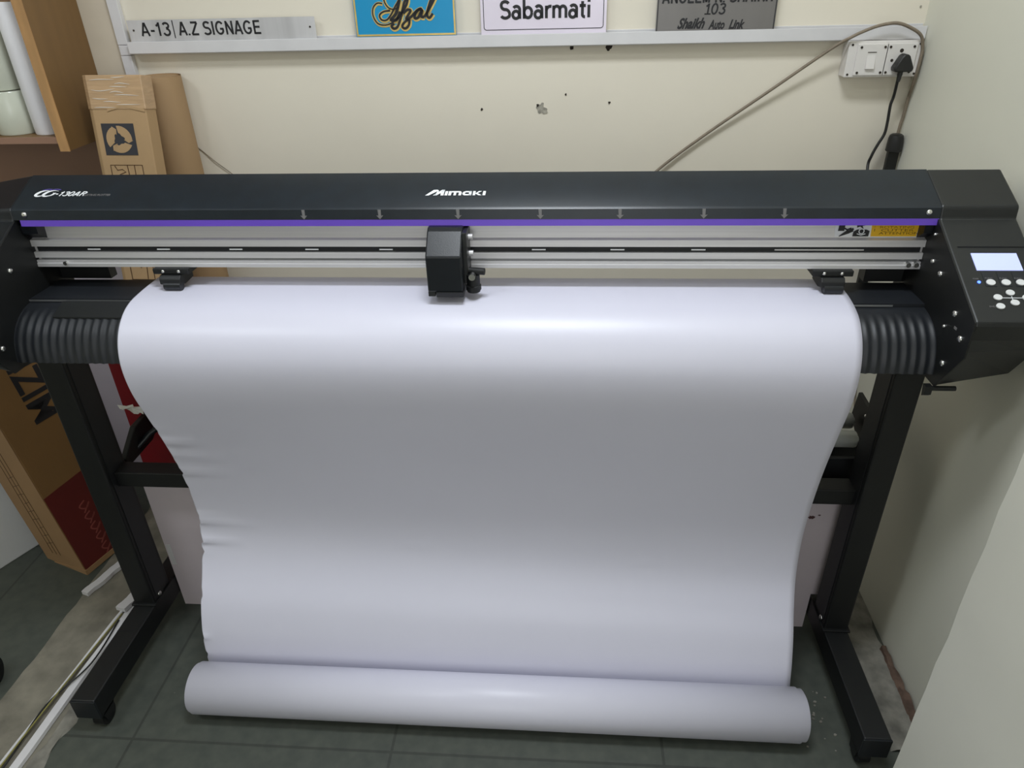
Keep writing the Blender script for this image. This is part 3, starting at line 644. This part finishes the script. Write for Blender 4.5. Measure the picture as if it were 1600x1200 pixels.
# ------------------------------------------------------------------ double socket, plug, cords, pole
so_ = thing('wall_socket', 'white double wall socket box with switch under the right end of the ledge', 'socket', (.735, YW, 1.294))
MB().box(.645, .8085, YW-.040, YW-.001, 1.2575, 1.3345).build('box', 'socket', so_, bevel=.002)
yf = YW-.040
for (a, b) in ((.668, .7285), (.7325, .793)):
    pl = MB().box(a-.004, b+.004, yf-.004, yf+.001, 1.262, 1.329).build('plate', 'socket', so_, bevel=.0012)
    for x in (a+.004, b-.004):
        for z in (1.268, 1.322): MB().cyl((x, yf-.0055, z), (x, yf-.003, z), .0027, 12).build('screw', 'hole', pl)
for x, z in ((.6525, 1.327), (.6525, 1.264), (.8025, 1.327), (.8025, 1.264)): MB().cyl((x, yf-.001, z), (x, yf+.001, z), .0025, 12).build('screw', 'hole', so_)
MB().prism([(yf-.0035, 1.308), (yf-.0095, 1.276), (yf-.0035, 1.2745)], .688, .7075).build('rocker_switch', 'socket', so_, bevel=.001)
MB().box(.688, .7075, yf-.0048, yf-.0035, 1.3105, 1.312).build('switch_slot', 'hole', so_)
for x, z, r in ((.7625, 1.314, .0042), (.745, 1.2935, .0032)): MB().cyl((x, yf-.0047, z), (x, yf-.0035, z), r, 14).build('pin_hole', 'hole', so_)
pg_ = thing('power_plug', 'black three pin plug with its cord in the double wall socket', 'plug', (.772, yf, 1.285))
mb = MB(); pr_ = [(-.019, -.014), (.019, -.014), (.0215, -.006), (.009, .019), (.004, .0235), (-.004, .0235), (-.009, .019), (-.0215, -.006)]
mb.poly(pr_, frame((.7665, yf-.004, 1.285), (1, 0, 0), (0, 0, 1)), .026).build('plug_body', 'black_cord', pg_, smooth=30, bevel=.003)
mb = MB().lathe([(.0062, 0), (.0055, .006), (.006, .008), (.0048, .014), (.0052, .016), (.004, .024)], (.7655, yf-.016, 1.273), (-.03, 0, -1), 14); mb.build('strain_relief', 'black_cord', pg_, smooth=40)
cpts = [(.7635, 1.850, 1.262), (.766, 1.856, 1.250), (.772, 1.872, 1.214), (.770, 1.874, 1.193), (.772, 1.874, 1.156), (.771, 1.873, 1.128), (.761, 1.872, 1.104), (.752, 1.872, 1.077), (.747, 1.868, 1.047), (.738, 1.80, .99), (.72, 1.62, .94), (.71, 1.46, .93), (.70, 1.391, .93)]
MB().tube(smooth_path(cpts, 8), .0034, 10).build('cord', 'black_cord', pg_, smooth=60)
cpts = [(.10, 1.895, .90), (.225, 1.895, 1.030), (.338, 1.896, 1.120), (.482, 1.888, 1.225), (.605, 1.872, 1.318), (.643, 1.858, 1.344), (.668, 1.857, 1.356), (.700, 1.857, 1.367), (.737, 1.857, 1.371), (.771, 1.857, 1.360), (.796, 1.858, 1.344), (.807, 1.862, 1.318), (.8085, 1.863, 1.292), (.8085, 1.866, 1.258), (.811, 1.882, 1.212), (.811, 1.886, 1.168), (.809, 1.888, 1.131), (.808, 1.890, 1.0), (.808, 1.892, .75)]
tag(MB().tube(smooth_path(cpts, 8), .0036, 10).build('cord', 'cord', smooth=60), 'grey brown cord slung diagonally across the back wall and over the socket', 'cord')
cpts = [(-1.0, 1.9045, 1.122), (-.97, 1.9045, 1.096), (-.94, 1.902, 1.069), (-.90, 1.902, 1.035), (-.83, 1.902, .97), (-.75, 1.902, .90), (-.65, 1.902, .78)]
tag(MB().tube(smooth_path(cpts, 6), .0011, 8).build('cord', 'cord', smooth=60), 'thin grey wire on the back wall beside the kraft tube', 'cord')
cpts = [(.814, 1.79, .50), (.8145, 1.765, .42), (.8145, 1.73, .392), (.8145, 1.70, .382), (.8145, 1.66, .397), (.8145, 1.60, .43), (.8145, 1.52, .45)]
tag(MB().tube(smooth_path(cpts, 6), .0026, 8).build('cord', 'cord', smooth=60), 'thin grey cable drooping on the right wall behind the right leg', 'cord')
po = thing('pole', 'black flat pole with a rubber cap standing in the wall corner', 'pole', (.80, 1.865, 0))
MB().prism([(1.858, .0), (1.858, 1.10), (1.872, 1.10), (1.872, 0)], .785, .811).build('shaft', 'black_matte', po, bevel=.002)
mb = MB()
mb.lathe([(.0165, 0), (.0185, .002), (.0175, .03), (.0155, .038), (.011, .041)], (.7975, 1.865, 1.088), (0, 0, 1), 20); mb.build('cap', 'black_cord', po, smooth=40)

# ------------------------------------------------------------------ cartons, tube, shelf at the left
def carton(name, label, w_, d_, h_, mtx, front, side, cat='box'):
    t = thing(name, label, cat, mtx.translation)
    MB().poly([(.013, 0), (w_, 0), (w_, d_), (0, d_), (0, .009)], mtx, h_).build('carton_body', front, t, bevel=.002)
    return t
ml = Matrix.Translation((-1.138, 1.520, .0)) @ Matrix.Rotation(math.radians(-9.6), 4, 'X') @ Matrix.Rotation(math.radians(.5), 4, 'Y')
ml.translation.z = .011
ml = ml @ Matrix.Translation((-.010, 0, 0))
c1 = carton('cardboard_box', 'tall slim cardboard box with recycling mark leaning on the back wall', .145, .045, 1.312, ml, 'card', 'card_side')
fl = ml @ frame((0, -.0004, 0), (1, 0, 0), (0, 0, 1))
MB().poly([(.0125, -.0015), (.1465, -.0015), (.1465, .0465), (-.0015, .0465), (-.0015, .008)], ml @ Matrix.Translation((0, 0, 1.238)), .0755).build('tape_wrap', 'tape', c1, bevel=.002)
random.seed(21)
for k in range(11):
    z = 1.243+k*.0065+random.uniform(-.001, .001); x0 = random.uniform(.045, .085) if k % 3 else .02; x1 = x0+random.uniform(.03, .065)
    pth = smooth_path([(x0, z), (x0+(x1-x0)*.4, z+random.uniform(-.003, .003)), (min(x1, .142), z+random.uniform(-.002, .002))], 5); n = len(pth)
    MB().stroke(pth, [.0002+.0009*math.sin(PI*i/(n-1)) for i in range(n)], fl @ Matrix.Translation((0, 0, .0016)), .0004).build('tape_glint', 'clear', c1)  # glossy streaks on the tape, painted as pale strokes
MB().poly([(.050, 1.2385), (.090, 1.2495), (.143, 1.2385), (.143, 1.2325), (.090, 1.244), (.050, 1.2335)], fl @ Matrix.Translation((0, 0, .001)), .0006).build('tape_edge', 'card', c1)
MB().poly([(.027, 1.135), (.107, 1.135), (.1075, 1.207), (.0275, 1.207)], fl, .0006).build('printed_panel', 'charcoal_ink', c1)
mb = MB(); cx, cy = .067, 1.171
for k in range(3):
    a0 = math.radians(95-120*k); pts = []
    for i in range(9):
        a = a0 - math.radians(100)*i/8; pts.append((cx+.032*math.cos(a), cy+.031*math.sin(a)))
    inn = []
    for i in range(9):
        a = a0 - math.radians(100)*(8-i)/8; rr_ = .0125+.002*math.sin(i)
        inn.append((cx+rr_*math.cos(a-.1), cy+rr_*math.sin(a-.1)))
    mb.poly(pts+inn, fl @ Matrix.Translation((0, 0, .0007)), .0005)
    ah = a0-math.radians(100)
    mb.poly([(cx+.034*math.cos(ah), cy+.033*math.sin(ah)), (cx+.024*math.cos(ah-.28), cy+.023*math.sin(ah-.28)), (cx+.011*math.cos(ah), cy+.011*math.sin(ah))], fl @ Matrix.Translation((0, 0, .0007)), .0005)
mb.build('recycling_mark', 'card', c1)
mb = MB()
fq = fl
for zt in (1.112, .92):
    fl = fq @ Matrix.Translation((-.010, 0, 0))
    mb.stroke([(.042, zt-.09), (.042, zt), (.122, zt), (.122, zt-.09), (.042, zt-.09)], .0018, fl)
    mb.stroke([(.102, zt), (.102, zt-.09)], .0016, fl); mb.stroke([(.084, zt), (.087, zt-.045), (.084, zt-.09)], .0016, fl)
    mb.stroke([(.052, zt-.002), (.058, zt-.012), (.070, zt-.010), (.078, zt-.016), (.062, zt-.022), (.060, zt-.045), (.072, zt-.06)], .0016, fl)
mb.build('handling_symbols', 'brown_ink', c1)
# kraft paper tube
tt = thing('paper_tube', 'brown kraft tube standing on end against the back wall', 'tube', (-1.008, 1.853, 0))
mb = MB(); A = Vector((-1.008, 1.853, .002)); B = Vector((-1.008, 1.853, 1.288))
mb.cyl(A, B, .050, 40, cap=False); mb.cyl(A, B, .045, 40, cap=False)
mb.build('tube_wall', 'kraft', tt, smooth=40)
MB().cyl(A+(B-A)*.992, A+(B-A)*.9985, .0448, 32).build('end_disc', 'kraft', tt, smooth=40)

wl = thing('board', 'lilac white board standing on the floor below the shelf behind the plotter', 'board', (-1.37, 1.86, 0))
MB().box(-1.49, -1.25, 1.862, 1.872, .001, .92).build('board_face', 'lilac', wl)
# shelf unit on the left
sh = thing('wall_shelf', 'brown laminate shelf unit with raw wood edges at the upper left', 'shelf', (-1.6, 1.8, 1.14))
MB().box(-1.216, -1.193, 1.700, YW-.008, 1.143, 2.35).build('side_panel', 'cabinet', sh)
MB().box(-1.2165, -1.1925, 1.697, 1.700, 1.142, 2.35).build('edge_band', 'cab_edge', sh)
MB().box(-2.10, -1.216, 1.702, YW-.008, 1.160, 1.1745).build('shelf_board', 'cabinet', sh)
MB().box(-2.10, -1.216, 1.699, 1.702, 1.160, 1.175).build('edge_band', 'cab_low', sh)
MB().box(-2.10, -1.216, YW-.014, YW-.008, 1.175, 2.35).build('back_panel', 'cab_low', sh)
MB().box(-2.10, -1.195, YW-.022, YW-.008, .02, 1.158).build('lower_back_panel', 'cab_low', sh)
MB().box(-2.12, -2.10, 1.700, YW-.008, 1.143, 2.35).build('side_panel', 'cabinet', sh)
def vroll(x, y, r, z0, h, material, label, group='vinyl rolls standing on the shelf'):
    t = thing('film_roll', label, 'roll', (x, y, z0), group)
    mb = MB(); mb.lathe([(r*.96, 0), (r, .003), (r, h-.003), (r*.96, h)], (x, y, z0), (0, 0, 1), 32); mb.build('wound_film', material, t, smooth=40)
    MB().lathe([(r*.42, 0), (r*.42, .002), (r*.36, .0022)], (x, y, z0+h), (0, 0, 1), 24).build('core', 'kraft', t, smooth=40)
vroll(-1.266, 1.755, .0325, 1.175, .285, 'roll_white', 'plain white roll beside the raw wood edge of the shelf')
vroll(-1.352, 1.765, .046, 1.175, .098, 'roll_green', 'short wrapped greenish white roll at the bottom of the shelf stack')
vroll(-1.360, 1.770, .046, 1.275, .17, 'roll_green', 'wrapped greenish white roll upper one of the shelf stack')

# lower carton leaning left
mz = Matrix.Translation((-1.376, 1.435, .004)) @ Matrix.Rotation(math.radians(-7.0), 4, 'Y') @ Matrix.Rotation(math.radians(70), 4, 'Z')
c2 = thing('cardboard_box', 'tall brown carton with maroon base print leaning behind the left leg', 'box', (-1.376, 1.435, 0))
WX, DY, HZ = .165, .17, .86
MB().box(0, WX, 0, DY, 0, HZ, mz).build('carton_body', 'card_dark', c2, bevel=.003)
ff = mz @ frame((0, -.0005, 0), (1, 0, 0), (0, 0, 1))
fs = mz @ frame((-.0005, DY, 0), (0, -1, 0), (0, 0, 1))
MB().poly([(0.001, .003), (DY-.001, .003), (DY-.001, HZ-.003), (0.001, HZ-.003)], fs @ Matrix.Translation((0, 0, 0)), .0006).build('side_face', 'card_side', c2)
MB().poly([(.001, .004), (WX-.001, .004), (WX-.001, .285), (.001, .275)], ff, .0006).build('maroon_print', 'redpatch', c2)
mb = MB()
for k in range(5):
    mb.stroke(smooth_path([(.09, .20-.038*k), (.07, .19-.038*k), (.085, .175-.038*k), (.10, .188-.038*k), (.075, .165-.038*k)], 5), .004, ff @ Matrix.Translation((0, 0, .0007)))
mb.build('faded_script', 'redpatch_text', c2)
mb = MB(); tm = ff @ Matrix.Translation((.082, .70, 0)) @ Matrix.Rotation(math.radians(-90), 4, 'Z')
lettering(mb, 'AIZIM', .105, tm, width=.235, bold=.002); mb.build('printed_name', 'ink', c2)
mb = MB()
for k in range(3): mb.stroke([(.05+.018*k, .05), (.055+.018*k, .25), (.06+.018*k, .43)], .0016, fs @ Matrix.Translation((0, 0, .0007)))
for k in range(9): mb.stroke([(.055+.004*(k % 3), .09+.03*k), (.088, .10+.03*k)], .0014, fs @ Matrix.Translation((0, 0, .0007)))
mb.build('side_print', 'brown_ink', c2)
MB().box(-.004, WX+.002, -.004, DY+.002, -.004, .012, mz).build('bottom_flap', 'card_side', c2)

# white cabinet at the far left
mw = Matrix.Translation((-1.652, 1.436, 0)) @ Matrix.Rotation(math.radians(65), 4, 'Z')
wb_ = thing('storage_box', 'plain white storage box on the floor at the left edge', 'box', (-1.65, 1.44, 0))
MB().box(0, .20, 0, .40, .0, .42, mw).build('box_body', 'white_box', wb_, bevel=.004)
MB().box(.0, .20, 0, .40, .42, .438, mw).build('box_lid', 'white_box', wb_, bevel=.003)
cs = thing('caster_wheel', 'black caster wheel resting on the floor at the left edge', 'caster', (-1.39, 1.07, 0))
MB().cyl((-1.412, 1.07, .032), (-1.384, 1.08, .032), .032, 28).build('wheel', 'black_matte', cs, smooth=40)
MB().cyl((-1.398, 1.075, .03), (-1.398, 1.075, .10), .010, 14).box(-1.417, -1.379, 1.055, 1.095, .066, .074).build('swivel', 'black_matte', cs, smooth=40)

# boards behind the stand
mbd = Matrix.Translation((0, 1.340, 0)) @ Matrix.Rotation(math.radians(1.2), 4, 'X')
pb = thing('board', 'pinkish white board standing on the floor behind the stand crossbar', 'board', (-.2, 1.345, 0))
MB().poly([(-1.034, .001), (.629, .001), (.629, .120), (.664, .120), (.664, .468), (-1.034, .468)], frame((0, 1.344, 0), (1, 0, 0), (0, 0, 1)), .006).build('board_face', 'pink', pb)
mb = MB()
for x, z, r in ((.585, .37, .008), (.602, .377, .003), (-.975, .445, .006)):
    mb.poly([(x+r*(1+.4*math.sin(i*2.3))*math.cos(i*PI/6), z+r*.6*(1+.3*math.cos(i*3.1))*math.sin(i*PI/6)) for i in range(12)], frame((0, 1.3378, 0), (1, 0, 0), (0, 0, 1)), .0004)
mb.build('stain', 'stain', pb)
MB().box(-1.03, -1.018, 1.3365, 1.338, .15, .22).build('paper_scrap', 'trunking', pb)
rb = thing('board', 'glossy red sheet standing upright behind the left leg', 'board', (-1.03, 1.508, 0))
MB().box(-1.140, -.92, 1.505, 1.511, .001, .78).build('board_face', 'red', rb)
MB().poly([(-1.106, .588), (-1.092, .594), (-1.078, .586), (-1.090, .580)], frame((0, 1.5048, 0), (1, 0, 0), (0, 0, 1)), .0004).build('scuff', 'redpatch_text', rb)
mb = MB(); pts = []
for i in range(16):
    t = 2*PI*i/16; q = .022*(.6+.7*random.random()); pts.append((q*math.cos(t)*1.5, q*math.sin(t)*.6))
cv = mb.bm.verts.new((-1.075, 1.448, .575)); ring = [mb.bm.verts.new((-1.075+x, 1.447+.02*(random.random()-.5), .562+y+.01*random.random())) for x, y in pts]
for i in range(16): mb.bm.faces.new((cv, ring[i], ring[(i+1) % 16]))
o = mb.build('plastic_scrap', 'clear'); tag(o, 'crumpled clear plastic scrap caught on the feeder bracket by the red sheet', 'scrap')
so = o.modifiers.new('thickness', 'SOLIDIFY'); so.thickness = .0008

# loose trunking, wires and chips on the floor
def slat(name, label, a, b, wd, h, lift=.003, material='trunking', cat='trunking'):
    a = Vector((*a, lift)); b = Vector((*b, lift)); d = (b-a).normalized(); n = Vector((-d.y, d.x, 0))
    mb = MB(); N_ = 24; rows = []
    for i in range(N_+1):
        f = i/N_; c = a.lerp(b, f)+n*.004*noise.noise((f*4, wd*50, 0)); ww = wd/2*(1+.12*noise.noise((f*9, 3, wd)))
        rows.append([mb.bm.verts.new(c+n*s*ww+Vector((0, 0, z))) for s, z in ((-1, 0), (-.95, h), (.95, h), (1, 0))])
    for p, q in zip(rows, rows[1:]):
        for i in range(4): mb.bm.faces.new((p[i], p[(i+1) % 4], q[(i+1) % 4], q[i]))
    mb.bm.faces.new(rows[0]); mb.bm.faces.new(rows[-1][::-1])
    return tag(mb.build(name, material), label, cat)
slat('loose_trunking', 'short white trunking offcut on the floor before the leaning carton', (-1.330, 1.352), (-1.285, 1.49), .024, .012)
slat('loose_trunking', 'long white trunking lid lying along the cement strip beside the left foot', (-1.205, .60), (-1.165, 1.38), .020, .010)
slat('loose_trunking', 'short wide white trunking piece at the far end of the wires', (-1.186, 1.29), (-1.160, 1.41), .030, .012, lift=.016)
def wire(label, pts, r, material):
    tag(MB().tube(smooth_path(pts, 8), r, 8).build('wire', material, smooth=60), label, 'wire', 'wires along the cement strip')
wire('white wire lying leftmost along the cement strip', [(-1.236, .62, .008), (-1.228, .85, .010), (-1.205, 1.10, .012), (-1.188, 1.29, .014), (-1.17, 1.40, .008)], .0042, 'trunking')
wire('yellow green wire between the white wires on the cement strip', [(-1.229, .62, .016), (-1.218, .84, .018), (-1.200, 1.06, .020), (-1.180, 1.28, .018)], .0018, 'yellow_wire')
wire('black wire looping beside the trunking lid on the floor', [(-1.222, .62, .010), (-1.212, .86, .014), (-1.212, 1.00, .018), (-1.170, 1.12, .020), (-1.178, 1.26, .016)], .0020, 'black_cord')
# crumbs of plaster near the right foot
mb = MB(); random.seed(11)
for k in range(34):
    x = random.uniform(.545, .625); y = random.uniform(.97, 1.15)
    if k > 24: x = random.uniform(.70, .80); y = random.uniform(1.0, 1.3)
    if k in (3, 4, 5): x = random.uniform(-.95, -.78); y = random.uniform(1.0, 1.25)
    r = random.uniform(.0015, .0038); pts = [(r*random.uniform(.6, 1.3)*math.cos(i*PI/3), r*random.uniform(.6, 1.2)*math.sin(i*PI/3)) for i in range(6)]
    mb.poly(pts, Matrix.Translation((x, y, .0003)), r*.7)
tag(mb.build('plaster_crumbs', 'chalk'), 'pale plaster crumbs scattered on the floor by the right foot', 'crumbs', kind='stuff')
